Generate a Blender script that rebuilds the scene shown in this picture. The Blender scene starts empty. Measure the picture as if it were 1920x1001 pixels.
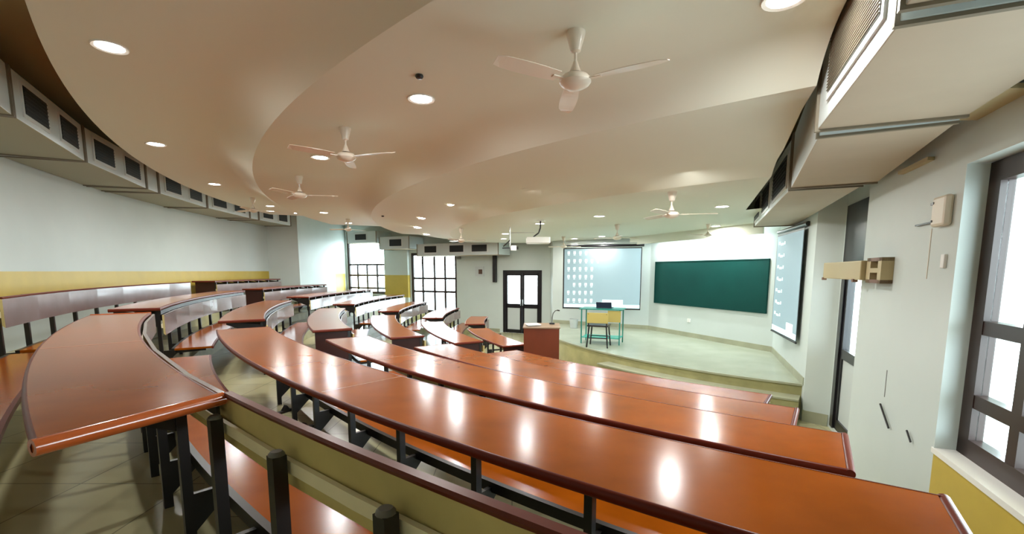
import bpy, math, random
from mathutils import Vector, Matrix
random.seed(7)
S = bpy.context.scene
COL = S.collection
PI = math.pi

# ------------------------------------------------------------------ materials
def mat(name, rgb, rough=0.5, spec=0.5, metal=0.0, noise=0.0, nscale=4.0, coat=0.0, emit=None, estr=0.0, bump=0.0, bscale=30.0, stretch=None, crough=0.08):
    m = bpy.data.materials.new(name); m.use_nodes = True
    nt = m.node_tree; b = nt.nodes['Principled BSDF']
    b.inputs['Base Color'].default_value = (*rgb, 1)
    b.inputs['Roughness'].default_value = rough
    b.inputs['Specular IOR Level'].default_value = spec
    b.inputs['Metallic'].default_value = metal
    b.inputs['Coat Weight'].default_value = coat
    b.inputs['Coat Roughness'].default_value = crough
    if emit:
        b.inputs['Emission Color'].default_value = (*emit, 1); b.inputs['Emission Strength'].default_value = estr
    if noise or bump:
        tc = nt.nodes.new('ShaderNodeTexCoord')
        vec = tc.outputs['Object']
        if stretch:
            mp = nt.nodes.new('ShaderNodeMapping'); mp.inputs['Scale'].default_value = stretch
            nt.links.new(vec, mp.inputs['Vector']); vec = mp.outputs['Vector']
    if noise:
        n = nt.nodes.new('ShaderNodeTexNoise'); n.inputs['Scale'].default_value = nscale; n.inputs['Detail'].default_value = 6
        nt.links.new(vec, n.inputs['Vector'])
        r = nt.nodes.new('ShaderNodeValToRGB')
        r.color_ramp.elements[0].position = 0.3; r.color_ramp.elements[1].position = 0.7
        r.color_ramp.elements[0].color = (*[c*(1-noise) for c in rgb], 1)
        r.color_ramp.elements[1].color = (*[min(1, c*(1+noise)) for c in rgb], 1)
        nt.links.new(n.outputs['Fac'], r.inputs['Fac']); nt.links.new(r.outputs['Color'], b.inputs['Base Color'])
    if bump:
        n2 = nt.nodes.new('ShaderNodeTexNoise'); n2.inputs['Scale'].default_value = bscale; n2.inputs['Detail'].default_value = 3
        nt.links.new(vec, n2.inputs['Vector'])
        bp = nt.nodes.new('ShaderNodeBump'); bp.inputs['Strength'].default_value = bump; bp.inputs['Distance'].default_value = 0.02
        nt.links.new(n2.outputs['Fac'], bp.inputs['Height']); nt.links.new(bp.outputs['Normal'], b.inputs['Normal'])
    return m

def floor_mat(name, rgb, joint, rough, size=0.6):
    m = mat(name, rgb, rough, 0.5)
    nt = m.node_tree; b = nt.nodes['Principled BSDF']
    tc = nt.nodes.new('ShaderNodeTexCoord')
    br = nt.nodes.new('ShaderNodeTexBrick')
    br.offset = 0.0; br.inputs['Scale'].default_value = 1.0
    br.inputs['Brick Width'].default_value = size; br.inputs['Row Height'].default_value = size
    br.inputs['Mortar Size'].default_value = 0.004
    br.inputs['Color1'].default_value = (*rgb, 1); br.inputs['Color2'].default_value = (*[c*0.94 for c in rgb], 1)
    br.inputs['Mortar'].default_value = (*joint, 1)
    nt.links.new(tc.outputs['Object'], br.inputs['Vector'])
    n = nt.nodes.new('ShaderNodeTexNoise'); n.inputs['Scale'].default_value = 2.2; n.inputs['Detail'].default_value = 8
    nt.links.new(tc.outputs['Object'], n.inputs['Vector'])
    mx = nt.nodes.new('ShaderNodeMix'); mx.data_type = 'RGBA'; mx.blend_type = 'MULTIPLY'; mx.inputs[0].default_value = 0.35
    cr = nt.nodes.new('ShaderNodeValToRGB'); cr.color_ramp.elements[0].position = .35; cr.color_ramp.elements[1].position = .65
    cr.color_ramp.elements[0].color = (.72, .72, .68, 1); cr.color_ramp.elements[1].color = (1, 1, 1, 1)
    nt.links.new(n.outputs['Fac'], cr.inputs['Fac'])
    nt.links.new(br.outputs['Color'], mx.inputs[6]); nt.links.new(cr.outputs['Color'], mx.inputs[7])
    nt.links.new(mx.outputs[2], b.inputs['Base Color'])
    return m

def glass_mat():
    m = bpy.data.materials.new('window_glass'); m.use_nodes = True
    nt = m.node_tree; nt.nodes.clear()
    o = nt.nodes.new('ShaderNodeOutputMaterial'); t = nt.nodes.new('ShaderNodeBsdfTransparent')
    g = nt.nodes.new('ShaderNodeBsdfGlossy'); g.inputs['Roughness'].default_value = .02
    t.inputs['Color'].default_value = (.95, .98, .97, 1)
    mx = nt.nodes.new('ShaderNodeMixShader'); mx.inputs[0].default_value = .06
    nt.links.new(t.outputs[0], mx.inputs[1]); nt.links.new(g.outputs[0], mx.inputs[2]); nt.links.new(mx.outputs[0], o.inputs[0])
    return m

M = {}
M['wood'] = mat('lacquered_red_brown_wood', (.30, .068, .003), .19, .17, noise=.18, nscale=3.0, stretch=(1, 1, 6))
M['edge'] = mat('dark_red_wood_edging', (.13, .016, .005), .34, .25)
M['seam'] = mat('pale_joint_filler', (.55, .32, .18), .5)
M['lam'] = mat('brown_mauve_laminate', (.20, .135, .125), .24, .5, coat=.35, noise=.1)
M['ply'] = mat('beige_plywood', (.60, .48, .20), .55, noise=.12, nscale=5)
M['batten'] = mat('pale_batten_wood', (.90, .80, .58), .5, noise=.08)
M['dark_panel'] = mat('dark_reddish_board', (.045, .014, .012), .45, .3)
M['black'] = mat('black_painted_steel', (.012, .010, .010), .35)
M['cap'] = mat('grey_plastic_cap', (.16, .15, .14), .4)
M['wall'] = mat('cream_wall_paint', (.60, .67, .65), .55, .3, noise=.03, nscale=1.5)
M['yellow'] = mat('mustard_dado_paint', (.56, .41, .06), .45, noise=.05)
M['ceil'] = mat('cream_ceiling_paint', (.74, .76, .66), .6, .25)
M['slab'] = mat('brown_slab_paint', (.52, .43, .24), .8)
M['floor'] = floor_mat('beige_floor_tile', (.50, .47, .28), (.25, .24, .15), .2)
M['stage'] = floor_mat('pale_green_stage_tile', (.40, .44, .34), (.40, .44, .33), .22)
M['riser'] = mat('olive_stone_riser', (.38, .36, .17), .35, noise=.15)
M['skirt'] = mat('olive_stone_skirting', (.36, .37, .26), .35, noise=.1)
M['duct'] = mat('white_painted_duct', (.68, .76, .77), .4, noise=.02)
M['ductb'] = mat('shaded_beige_duct_underside', (.50, .42, .32), .6, noise=.03)  # duct bottoms darker than the white faces, underside shade put into the colour
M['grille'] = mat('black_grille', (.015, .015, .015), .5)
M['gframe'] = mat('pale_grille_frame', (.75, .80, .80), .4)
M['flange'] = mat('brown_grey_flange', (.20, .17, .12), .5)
M['ductu'] = mat('shaded_olive_duct_underside', (.36, .37, .27), .6)  # bottoms of the back-wall ducts, their shade painted as olive
M['orange'] = mat('orange_red_lacquer', (.50, .10, .02), .18, .5, coat=.6)
M['greygr'] = mat('grey_grille_mesh', (.22, .23, .22), .5)
M['board'] = mat('green_chalkboard', (.0, .050, .042), .6, .2, noise=.12, nscale=1.2)
M['alu'] = mat('aluminium_trim', (.6, .62, .62), .3, metal=.8)
M['winf'] = mat('dark_brown_window_frame', (.030, .013, .010), .35)
M['doorf'] = mat('black_door_frame', (.010, .009, .012), .3)
M['frost'] = mat('frosted_panel', (.55, .60, .60), .4)
M['white'] = mat('white_paint', (.85, .85, .82), .4)
M['fan'] = mat('ivory_fan_enamel', (.78, .70, .60), .3, coat=.3)
M['fanb'] = mat('brown_fan_band', (.10, .05, .03), .4)
M['lamp'] = mat('lamp_diffuser', (1, 1, 1), .4, emit=(1, .97, .9), estr=26)
M['rim'] = mat('white_lamp_rim', (.85, .84, .8), .4)
M['tube'] = mat('tube_light_glow', (1, 1, 1), .4, emit=(.85, .95, 1), estr=18)
M['screen'] = mat('projected_desktop', (.25, .33, .36), .6, emit=(.36, .55, .62), estr=.35)
M['icon'] = mat('projected_white', (.8, .9, .9), .6, emit=(.85, 1, 1), estr=.85)
M['taskbar'] = mat('projected_taskbar', (.6, .8, .85), .6, emit=(.62, .9, .95), estr=.9)
M['teal'] = mat('teal_painted_steel', (.02, .25, .20), .35)
M['tglass'] = mat('green_glass_shelf', (.02, .48, .38), .1)
M['chairw'] = mat('light_chair_wood', (.50, .40, .12), .45)
M['lect'] = mat('lectern_veneer', (.17, .036, .014), .35, noise=.25, nscale=2, stretch=(1, 1, .3))
M['lecttop'] = mat('lectern_top_veneer', (.30, .20, .13), .35)
M['screenk'] = mat('dark_laptop', (.02, .02, .05), .3)
M['beigebox'] = mat('beige_metal_box', (.48, .40, .22), .5)
M['brown'] = mat('brown_bracket', (.18, .09, .05), .5)
M['plastic'] = mat('cream_plastic', (.70, .64, .52), .4)
M['glass'] = glass_mat()

# ------------------------------------------------------------------ mesh builder
class MB:
    def __init__(s): s.v = []; s.f = []; s.mi = []; s.mats = []
    def mid(s, m):
        m = M[m]
        if m not in s.mats: s.mats.append(m)
        return s.mats.index(m)
    def quad(s, pts, m):
        i = len(s.v); s.v += [tuple(p) for p in pts]; s.f.append(tuple(range(i, i+len(pts)))); s.mi.append(s.mid(m))
    def box(s, x0, x1, y0, y1, z0, z1, m, M4=None):
        i = len(s.v)
        P = [Vector(p) for p in ((x0,y0,z0),(x1,y0,z0),(x1,y1,z0),(x0,y1,z0),(x0,y0,z1),(x1,y0,z1),(x1,y1,z1),(x0,y1,z1))]
        if M4: P = [M4 @ p for p in P]
        s.v += [tuple(p) for p in P]
        for q in ((0,3,2,1),(4,5,6,7),(0,1,5,4),(1,2,6,5),(2,3,7,6),(3,0,4,7)):
            s.f.append(tuple(i+k for k in q)); s.mi.append(s.mid(m))
        return s
    def sweep(s, prof, a0, a1, n, m, pm=None, caps=True, sk=None):
        # prof: list of (R, z), closed, counterclockwise in (R,z); swept over angle about the hall centre
        k = len(prof); base = len(s.v)
        for j in range(n+1):
            a = a0+(a1-a0)*j/n
            for (R, z) in prof: s.v.append(P3(R, a+(sk[1]*(R-sk[0])*j/n if sk else 0), z))
        for j in range(n):
            for i in range(k):
                a = base+j*k+i; b = base+j*k+(i+1) % k
                s.f.append((a, b, b+k, a+k)); s.mi.append(s.mid(pm[i] if pm else m))
        if caps:
            s.f.append(tuple(base+i for i in range(k))[::-1]); s.mi.append(s.mid(m))
            s.f.append(tuple(base+n*k+i for i in range(k))); s.mi.append(s.mid(m))
        return s
    def lathe(s, prof, m, n=24, c=(0,0,0), pm=None):
        base = len(s.v); k = len(prof)
        for j in range(n):
            t = 2*PI*j/n
            for (r, z) in prof: s.v.append((c[0]+r*math.cos(t), c[1]+r*math.sin(t), c[2]+z))
        for j in range(n):
            j2 = (j+1) % n
            for i in range(k-1):
                s.f.append((base+j*k+i, base+j2*k+i, base+j2*k+i+1, base+j*k+i+1)); s.mi.append(s.mid(pm[i] if pm else m))
        return s
    def tube(s, p, q, r, m, n=10):
        p = Vector(p); q = Vector(q); d = (q-p).normalized(); u = d.orthogonal().normalized(); w = d.cross(u); base = len(s.v)
        for e in (p, q):
            for j in range(n):
                t = 2*PI*j/n; s.v.append(tuple(e+u*r*math.cos(t)+w*r*math.sin(t)))
        for j in range(n):
            j2 = (j+1) % n; s.f.append((base+j, base+j2, base+n+j2, base+n+j)); s.mi.append(s.mid(m))
        s.f.append(tuple(base+j for j in range(n))[::-1]); s.mi.append(s.mid(m)); s.f.append(tuple(base+n+j for j in range(n))); s.mi.append(s.mid(m))
        return s
    def build(s, name, parent=None, smooth=None, bevel=0):
        me = bpy.data.meshes.new(name); me.from_pydata(s.v, [], s.f)
        for m in s.mats: me.materials.append(m)
        me.polygons.foreach_set('material_index', s.mi)
        me.update()
        import bmesh
        b = bmesh.new(); b.from_mesh(me); bmesh.ops.recalc_face_normals(b, faces=b.faces); b.to_mesh(me); b.free()
        if smooth:
            me.polygons.foreach_set('use_smooth', [True]*len(me.polygons)); me.set_sharp_from_angle(angle=math.radians(smooth))
        o = bpy.data.objects.new(name, me); COL.objects.link(o)
        if parent:
            o.parent = parent; o.matrix_parent_inverse = Matrix.Identity(4)
            o.location = -Vector(parent.location) if parent.get('_w') else (0, 0, 0)
        if bevel:
            md = o.modifiers.new('bevel', 'BEVEL'); md.width = bevel; md.segments = 2; md.limit_method = 'ANGLE'
        return o

CX, CY = 8.68, 12.71
def P2(R, a):
    t = math.radians(a); return (CX-R*math.cos(t), CY-R*math.sin(t))
def P3(R, a, z):
    x, y = P2(R, a); return (x, y, z)

def tag(o, label=None, cat=None, group=None, kind=None):
    if label: o['label'] = label
    if cat: o['category'] = cat
    if group: o['group'] = group
    if kind: o['kind'] = kind
    return o
def thing(name, label, cat, loc=(0,0,0), rz=0, group=None, world=False):
    o = bpy.data.objects.new(name, None); COL.objects.link(o); o.location = loc; o.rotation_euler.z = rz
    o.empty_display_size = .1
    if world: o['_w'] = 1
    return tag(o, label, cat, group)
def struct(o): return tag(o, kind='structure')
def copy_tree(o, parent=None):
    c = o.copy(); COL.objects.link(c)
    if parent: c.parent = parent
    for ch in list(o.children): copy_tree(ch, c)
    return c

# ------------------------------------------------------------------ hall geometry
ZT = {'Z': 0.0, 'D': .184, 'C': .368, 'B': .551, 'A': .735, 'E': .93, 'F': 1.13}
RO = {'Z': 9.95, 'D': 11.02, 'C': 12.09, 'B': 13.16, 'A': 14.235, 'E': 15.25, 'F': 16.36}
WDS = {'E': .46}
WD = .51
ORDER = 'ZDCBAEF'
def ang_right(R, n0=1.5):
    return math.degrees(math.acos(max(-1, min(1, (3.21-n0)/R))))-22.3
def ang_left(R, o=13.8):
    return 63.3-math.degrees(math.acos((15.25-o)/R))
K1 = (-7.72, 14.5); K2 = (-6.87, 18.91); KB = (-6.80, 14.62)
AK = -6.2

# floors: one terraced floor
fl = MB(); rs = MB()
def ring(mb, r0, r1, z, m, a0f, a1f, n=40):
    for j in range(n):
        q = []
        for (R, t) in ((r0, j/n), (r1, j/n), (r1, (j+1)/n), (r0, (j+1)/n)):
            a = a0f(R)+(a1f(R)-a0f(R))*t; q.append(P3(R, a, z))
        mb.quad(q, m)
def riser(mb, R, z0, z1, m, a0, a1, n=40):
    for j in range(n):
        u = a0+(a1-a0)*j/n; v = a0+(a1-a0)*(j+1)/n
        mb.quad([P3(R, u, z0), P3(R, v, z0), P3(R, v, z1), P3(R, u, z1)], m)
aL = lambda R: ang_left(R) if R < 15.9 else max(ang_left(R), AK)
aR = lambda R: ang_right(R, 1.80)
edges = [5.0]+[RO[k]-WD-.10 for k in 'DCBAEF']+[16.7]
for i, k in enumerate(ORDER):
    r0, r1 = edges[i], edges[i+1]
    lo = (lambda R: ang_left(R)) if k != 'F' else (lambda R: AK-.6)
    ring(fl, r0, r1, ZT[k], 'floor', lo, aR if k not in 'F' else (lambda R: 64))
    if i:
        riser(fl, r0, ZT[ORDER[i-1]], ZT[k], 'riser', ang_left(r0), aR(r0))
# the corner beyond the back wall end
fl.quad([(-7.1, 14.4, ZT['F']-.001), (-6.4, 14.4, ZT['F']-.001), (-5.4, 18.3, ZT['F']-.001), (-7.1, 19.0, ZT['F']-.001)], 'floor')
struct(fl.build('floor'))

# stage
st = MB()
SR = 7.82
wallpts = [(5.28, 8.95), (3.85, 12.55), (1.2, 14.1)]
arc = [P2(SR, a) for a in [ -9.5+(54.8+9.5)*i/48 for i in range(49)]]
poly = arc+[(4.2, 6.1), wallpts[0], wallpts[1], wallpts[2]]
st.quad([(x, y, .5) for x, y in poly], 'stage')
pts = arc
for i in range(48):
    (x0, y0), (x1, y1) = pts[i], pts[i+1]
    st.quad([(x0, y0, 0), (x1, y1, 0), (x1, y1, .5), (x0, y0, .5)], 'riser')
# nosing
st.sweep([(SR, .475), (SR+.03, .475), (SR+.03, .503), (SR, .503)], -9.5, 54.8, 48, 'skirt')
struct(st.build('floor_stage'))
sp = MB()
for k, (r, z) in enumerate(((SR+.28, .333), (SR+.56, .167))):
    sp.sweep([(SR+.001, 0), (r, 0), (r, z-.025), (SR+.001, z-.025)], 30, 54.5-k*.2, 30, 'riser')
    sp.sweep([(SR+.001, z-.025), (r+.02, z-.025), (r+.02, z), (SR+.001, z)], 30, 54.5-k*.2, 30, 'skirt')
o = sp.build('stage_steps'); tag(o, 'two curved olive stone steps along the front edge of the raised stage', 'steps')

# walls -------------------------------------------------------------
def wall(name, p, q, z0, z1, holes=(), bands=None, th=.2, side=1, m='wall'):
    """vertical wall from p to q; thickness goes to the outside (left of p->q if side=1)"""
    mb = MB()
    p = Vector(p); q = Vector(q); L = (q-p).length; d = (q-p)/L; nn = Vector((-d.y, d.x))*side
    us = sorted({0, L}|{h[0] for h in holes}|{h[1] for h in holes}); zs = {z0, z1}|{h[2] for h in holes}|{h[3] for h in holes}
    bands = bands or []
    for b in bands: zs |= {b[2], b[3]}; us = sorted(set(us)|{max(0, b[0]), min(L, b[1])})
    zs = sorted(z for z in zs if z0 <= z <= z1)
    for i in range(len(us)-1):
        for j in range(len(zs)-1):
            uc = (us[i]+us[i+1])/2; zc = (zs[j]+zs[j+1])/2
            if any(h[0] < uc < h[1] and h[2] < zc < h[3] for h in holes): continue
            mm = m
            for b in bands:
                if b[0] < uc < b[1] and b[2] < zc < b[3]: mm = 'yellow'
            A = p+d*us[i]; B = p+d*us[i+1]
            a3 = [(A.x, A.y), (B.x, B.y), (B.x+nn.x*th, B.y+nn.y*th), (A.x+nn.x*th, A.y+nn.y*th)]
            lo, hi = zs[j], zs[j+1]
            k = len(mb.v); mb.v += [(x, y, lo) for x, y in a3]+[(x, y, hi) for x, y in a3]
            for fi, f in enumerate(((0,1,5,4),(0,3,2,1),(4,5,6,7),(1,2,6,5),(2,3,7,6),(3,0,4,7))):
                mb.f.append(tuple(k+t for t in f)); mb.mi.append(mb.mid(mm if fi == 0 else m))
    return struct(mb.build(name))
RW = lambda y, n0=1.5: ((n0+.379*y)/.925, y)
ZC = 4.42
rp0 = RW(-2.0); rp1 = (3.47, 4.52)
dR = Vector((.379, .925))
Lr = (Vector(rp1)-Vector(rp0)).length
def uR(y): return (y+2.0)/.925
wall('wall_right', rp0, rp1, 0, ZC, holes=[(uR(.75), uR(2.89), .93, 2.76)], bands=[(0, uR(2.89), 0, .93)], side=-1, th=.34)
# recess with the side door
a = Vector(rp1)+Vector((.925, -.379))*.22; b = Vector((4.31, 5.97))
wall('wall_recess', a-dR*.2, b, 0, ZC, holes=[(.45, 1.75, .06, 2.92)], side=-1, th=.15)
wall('wall_jamb', (4.31, 5.97), (4.10, 6.21), 0, ZC, side=-1, th=.1)
wall('wall_stage_right', (4.10, 6.21), (5.18, 8.91), 0, ZC, side=-1, th=.08)
wall('wall_board', (5.18, 8.91), (3.77, 12.45), 0, ZC, side=-1)
wall('wall_stage_left', (3.77, 12.45), (1.25, 13.98), 0, ZC, side=-1)
wall('wall_jog', (1.25, 13.98), (1.25, 14.83), 0, ZC, side=-1)
w0 = Vector((1.25, 14.826)); w1v = Vector(K2); Lw = (w1v-w0).length; dW = (w1v-w0)/Lw
def uW(x): return (Vector((x, (13.8-.449*x)/.893))-w0).dot(dW)
wall('wall_far', w0, w1v, 0, ZC,
     holes=[(uW(.98), uW(-.30), 0, 2.13), (uW(-2.0), uW(-3.85), .55, 2.78), (uW(-4.97), uW(-6.8), 1.2, 3.36)],
     side=-1, th=.22)
wall('wall_side_return', w1v, KB, 0, ZC, bands=[(.15, 1.2, 1.13, 2.0)], side=-1)
wall('wall_corner', KB, K1, 0, ZC, side=-1)
# pier between the two far windows
pr = MB(); c0 = w0+dW*uW(-3.9); c1 = w0+dW*uW(-4.93); nn = Vector((-.449, -.893))
for (z0, z1, m) in ((0, 1.1, 'wall'), (1.1, 1.95, 'yellow'), (1.95, 2.89, 'wall')):
    k = len(pr.v)
    for z in (z0, z1):
        for c in (c0, c1, c1+nn*.12, c0+nn*.12): pr.v.append((c.x, c.y, z))
    for f in ((0,3,2,1),(4,5,6,7),(0,1,5,4),(1,2,6,5),(2,3,7,6),(3,0,4,7)): pr.f.append(tuple(k+t for t in f)); pr.mi.append(pr.mid(m))
struct(pr.build('wall_pier'))
# curved back wall
bw = MB()
a1 = 62.5
for (z0, z1, m) in ((0, 1.52, 'wall'), (1.52, 2.10, 'yellow'), (2.10, ZC, 'wall')):
    bw.sweep([(16.5, z0), (16.7, z0), (16.7, z1), (16.5, z1)], AK-.35, a1, 30, m)
struct(bw.build('wall_back'))
# roof slab over everything
sl = MB(); sl.box(-11, 7, -4, 21, ZC-.02, ZC+.2, 'slab'); struct(sl.build('ceiling_slab'))

# skirting boards
sk = MB()
def skirt(mb, p, q, z, h=.11, t=.012, side=1, m='skirt'):
    p = Vector(p); q = Vector(q); d = (q-p).normalized(); n = Vector((-d.y, d.x))*side
    k = len(mb.v)
    for zz in (z, z+h):
        for c in (p, q, q+n*t, p+n*t): mb.v.append((c.x, c.y, zz))
    for f in ((0,3,2,1),(4,5,6,7),(0,1,5,4),(1,2,6,5),(2,3,7,6),(3,0,4,7)): mb.f.append(tuple(k+t_ for t_ in f)); mb.mi.append(mb.mid(m))
skirt(sk, (4.12, 6.26), (5.17, 8.89), .5); skirt(sk, (5.18, 8.91), (3.77, 12.45), .5); skirt(sk, (3.77, 12.45), (1.27, 13.97), .5)
struct(sk.build('baseboard_stage'))
sk = MB(); skirt(sk, w0+dW*uW(-.42), w0+dW*uW(-1.95), 0); skirt(sk, w0+dW*.03, w0+dW*uW(1.08), 0); struct(sk.build('baseboard_far'))
sk = MB(); skirt(sk, (4.30, 5.98), (4.10, 6.21), 0, .16); struct(sk.build('baseboard_jamb'))

# windows & doors ----------------------------------------------------
def fmat(o, d, n):   # frame: local x = d, local y = n (outward), z up
    return Matrix(((d.x, n.x, 0, o.x), (d.y, n.y, 0, o.y), (0, 0, 1, 0), (0, 0, 0, 1)))
def window(name, o, d, n, W, z0, z1, vs, hs, inset, bar=.05, m='winf', dep=.06, outer=.07, sill=None, vtop=None, panels=()):
    T = fmat(Vector(o), d, n)
    e = thing(name, None, None, world=False); struct(e)
    f = MB(); g = MB()
    for (x0, x1, a, b_) in ((0, outer, z0, z1), (W-outer, W, z0, z1), (0, W, z0, z0+outer), (0, W, z1-outer, z1)):
        f.box(x0, x1, inset, inset+dep, a, b_, m, T)
    for v in vs: f.box(v-bar/2, v+bar/2, inset+.005, inset+dep-.005, z0, vtop or z1, m, T)
    for h in hs: f.box(0, W, inset+.004, inset+dep-.004, h-bar/2, h+bar/2, m, T)
    f.build('window_frame', e)
    g.box(outer, W-outer, inset+dep*.45, inset+dep*.55, z0+outer, z1-outer, 'glass', T)
    g.build('window_pane', e)
    if sill:
        s_ = MB(); s_.box(-.02, W+.02, -.01, inset+.02, z0-.03, z0+.005, sill, T); s_.build('window_sill', e)
    return e
nR = Vector((.925, -.379)); nW = Vector((.449, .893))
pw = Vector(RW(2.89)); 
window('window_1', pw, -dR, nR, (2.89-.75)/.925, .935, 2.755, [.52, 1.24], [1.30, 1.76], .11, bar=.085, outer=.12, dep=.07, sill='white')
wo = w0+dW*uW(-2.0); W2 = uW(-3.85)-uW(-2.0)
window('window_2', wo, dW, nW, W2, .55, 2.78, [W2*.26, W2*.49, W2*.75], [1.34, 1.83], .04, bar=.075, outer=.10)
wo = w0+dW*uW(-4.97); W1 = uW(-6.8)-uW(-4.97)
window('window_3', wo, dW, nW, W1, 1.2, 3.36, [W1*.24, W1*.5, W1*.75], [1.42, 1.93, 2.36], .04, bar=.07, outer=.09, vtop=2.40)
# far double door
e = thing('door_1', None, None); struct(e)
do = w0+dW*uW(.98); DW = uW(-.30)-uW(.98); T = fmat(do, dW, nW)
f = MB()
for (x0, x1, z0, z1) in ((0, .08, 0, 2.13), (DW-.08, DW, 0, 2.13), (0, DW, 2.05, 2.13)): f.box(x0, x1, -.02, .1, z0, z1, 'doorf', T)
f.build('door_frame', e)
for s_ in (0, 1):
    x0 = .085 if s_ == 0 else DW/2+.004; x1 = DW/2-.004 if s_ == 0 else DW-.085
    l = MB()
    for (u, v, z0, z1) in ((x0, x0+.075, .01, 2.04), (x1-.075, x1, .01, 2.04), (x0, x1, .0, .12), (x0, x1, 1.95, 2.055), (x0, x1, .86, 1.0)): l.box(u, v, 0, .045, z0, z1, 'doorf', T)
    lo = l.build('door_leaf', e)
    g = MB(); g.box(x0+.07, x1-.07, .018, .026, .99, 1.97, 'glass', T); g.build('glass_pane', lo)
    g = MB(); g.box(x0+.07, x1-.07, .015, .03, .11, .87, 'frost', T); g.build('lower_panel', lo)
    if s_ == 1:
        for zz in (1.32, 1.62):
            g = MB(); g.box(x0+.25, x0+.40, .010, .017, zz-.012, zz+.012, 'greygr', T); g.build('push_sticker', lo)
        g = MB(); g.box(x0+.44, x0+.455, .010, .017, 1.05, 1.95, 'greygr', T); g.build('glazing_bar', lo)
    h = MB(); hx = x1-.035 if s_ == 0 else x0+.035; h.tube(T @ Vector((hx, -.04, .95)), T @ Vector((hx, -.04, 1.15)), .012, 'alu'); h.build('door_handle', lo)
# side door seen edge-on
e = thing('door_2', None, None); struct(e)
ro = Vector((4.31, 5.97)); dD = (Vector(rp1)+nR*.22-dR*.2-ro).normalized(); nD = Vector((-dD.y, dD.x)); 
if nD.x < 0: nD = -nD
Lrec = ((Vector(rp1)+nR*.22-dR*.2)-ro).length
x0d = Lrec-1.75; x1d = Lrec-.45
T = fmat(ro, dD, nD); f = MB()
for (u, v, z0, z1) in ((x0d, x0d+.13, .06, 2.92), (x1d-.1, x1d, .06, 2.92), (x0d, x1d, 2.12, 2.92)): f.box(u, v, -.02, .1, z0, z1, 'doorf', T)
f.build('door_frame', e)
l = MB()
for (u, v, z0, z1) in ((x0d+.13, x0d+.22, .07, 2.12), (x1d-.2, x1d-.1, .07, 2.12), (x0d+.13, x1d-.1, .07, .2), (x0d+.13, x1d-.1, 1.0, 1.12), (x0d+.13, x1d-.1, 2.02, 2.12)): l.box(u, v, 0, .05, z0, z1, 'doorf', T)
lo = l.build('door_leaf', e)
g = MB(); g.box(x0d+.21, x1d-.19, .02, .03, 1.1, 2.03, 'glass', T); g.build('glass_pane', lo)
g = MB(); g.box(x0d+.21, x1d-.19, .02, .03, .19, 1.01, 'frost', T); g.build('lower_panel', lo)

# ------------------------------------------------------------------ wavy false ceiling
ce = MB()
lev = [(15.15, 3.605), (13.75, 3.405), (12.0, 3.205), (10.3, 3.005)]
def a_cr(R):   # right end along the ducts
    return ang_right(R, .60)
FE = [(-5.95, 12.6), (-.5, 15.0), (1.2, 14.72)]
def a_cl(R):
    # far end of the false ceiling: where a circle of radius R meets its straight edge lines
    best = None
    for (x0, y0), (x1, y1), e0 in ((FE[0], FE[1], -.25), (FE[1], FE[2], 0)):
        for i in range(501):
            t = e0+(1.0-e0)*i/500; x = x0+(x1-x0)*t; y = y0+(y1-y0)*t
            r = math.hypot(CX-x, CY-y)
            if best is None or abs(r-R) < best[0]: best = (abs(r-R), math.degrees(math.atan2(CY-y, CX-x)))
    return best[1]
rows = []
def addrow(R, z): rows.append((R, z))
addrow(15.15, 3.70); addrow(15.15, 3.605); addrow(14.9, 3.605)
for i in range(1, 3):
    Rb, zb = lev[i]; zp = lev[i-1][1]
    if i > 1: addrow(lev[i-1][0]-.45, zp)
    for k in range(0, 15):
        t = k/14; addrow(Rb+.80*(1-t), zp-(.2*t**3.6))
for (R_, z_) in ((11.6, 3.20), (11.2, 3.14), (10.9, 3.10), (10.6, 3.09), (10.5, 3.07), (10.4, 3.045), (10.33, 3.015), (10.3, 3.005)): addrow(R_, z_)
addrow(9.0, 3.005); addrow(SR, 3.005)
n = 64
base = 0
for (R, z) in rows:
    l0, l1 = a_cl(R), a_cr(R)
    for j in range(n+1): ce.v.append(P3(R, l0+(l1-l0)*j/n, z))
for i in range(len(rows)-1):
    for j in range(n):
        a = i*(n+1)+j; ce.f.append((a, a+1, a+n+2, a+n+1)); ce.mi.append(ce.mid('ceil'))
# flat part over the stage, out to the pelmet
R0 = SR
i0 = (len(rows)-1)*(n+1)
stp = [(4.12, 6.0), (5.25, 8.9), (3.82, 12.5), (1.27, 14.03), (1.27, 14.74)]
k0 = len(ce.v)
ring_pts = [i0+j for j in range(n+1)]
for (x, y) in stp: ce.v.append((x, y, 3.005))
ce.f.append(tuple(ring_pts+[k0+i for i in range(len(stp))])); ce.mi.append(ce.mid('ceil'))
o = ce.build('ceiling', smooth=14)
for p in o.data.polygons:
    pass
struct(o)
# pelmet hiding the wash lights above the board
pe = MB()
def off(p, q, t):
    p = Vector(p); q = Vector(q); d = (q-p).normalized(); n_ = Vector((-d.y, d.x)); return p+n_*t, q+n_*t
p_, q_ = off((5.18, 8.91), (3.77, 12.45), .55)
q_ = q_+(q_-p_).normalized()*.16; p_ = p_-(q_-p_).normalized()*.10
skirt(pe, p_, q_, 2.80, .205, .03, 1, 'ceil')
struct(pe.build('ceiling_pelmet'))
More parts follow.
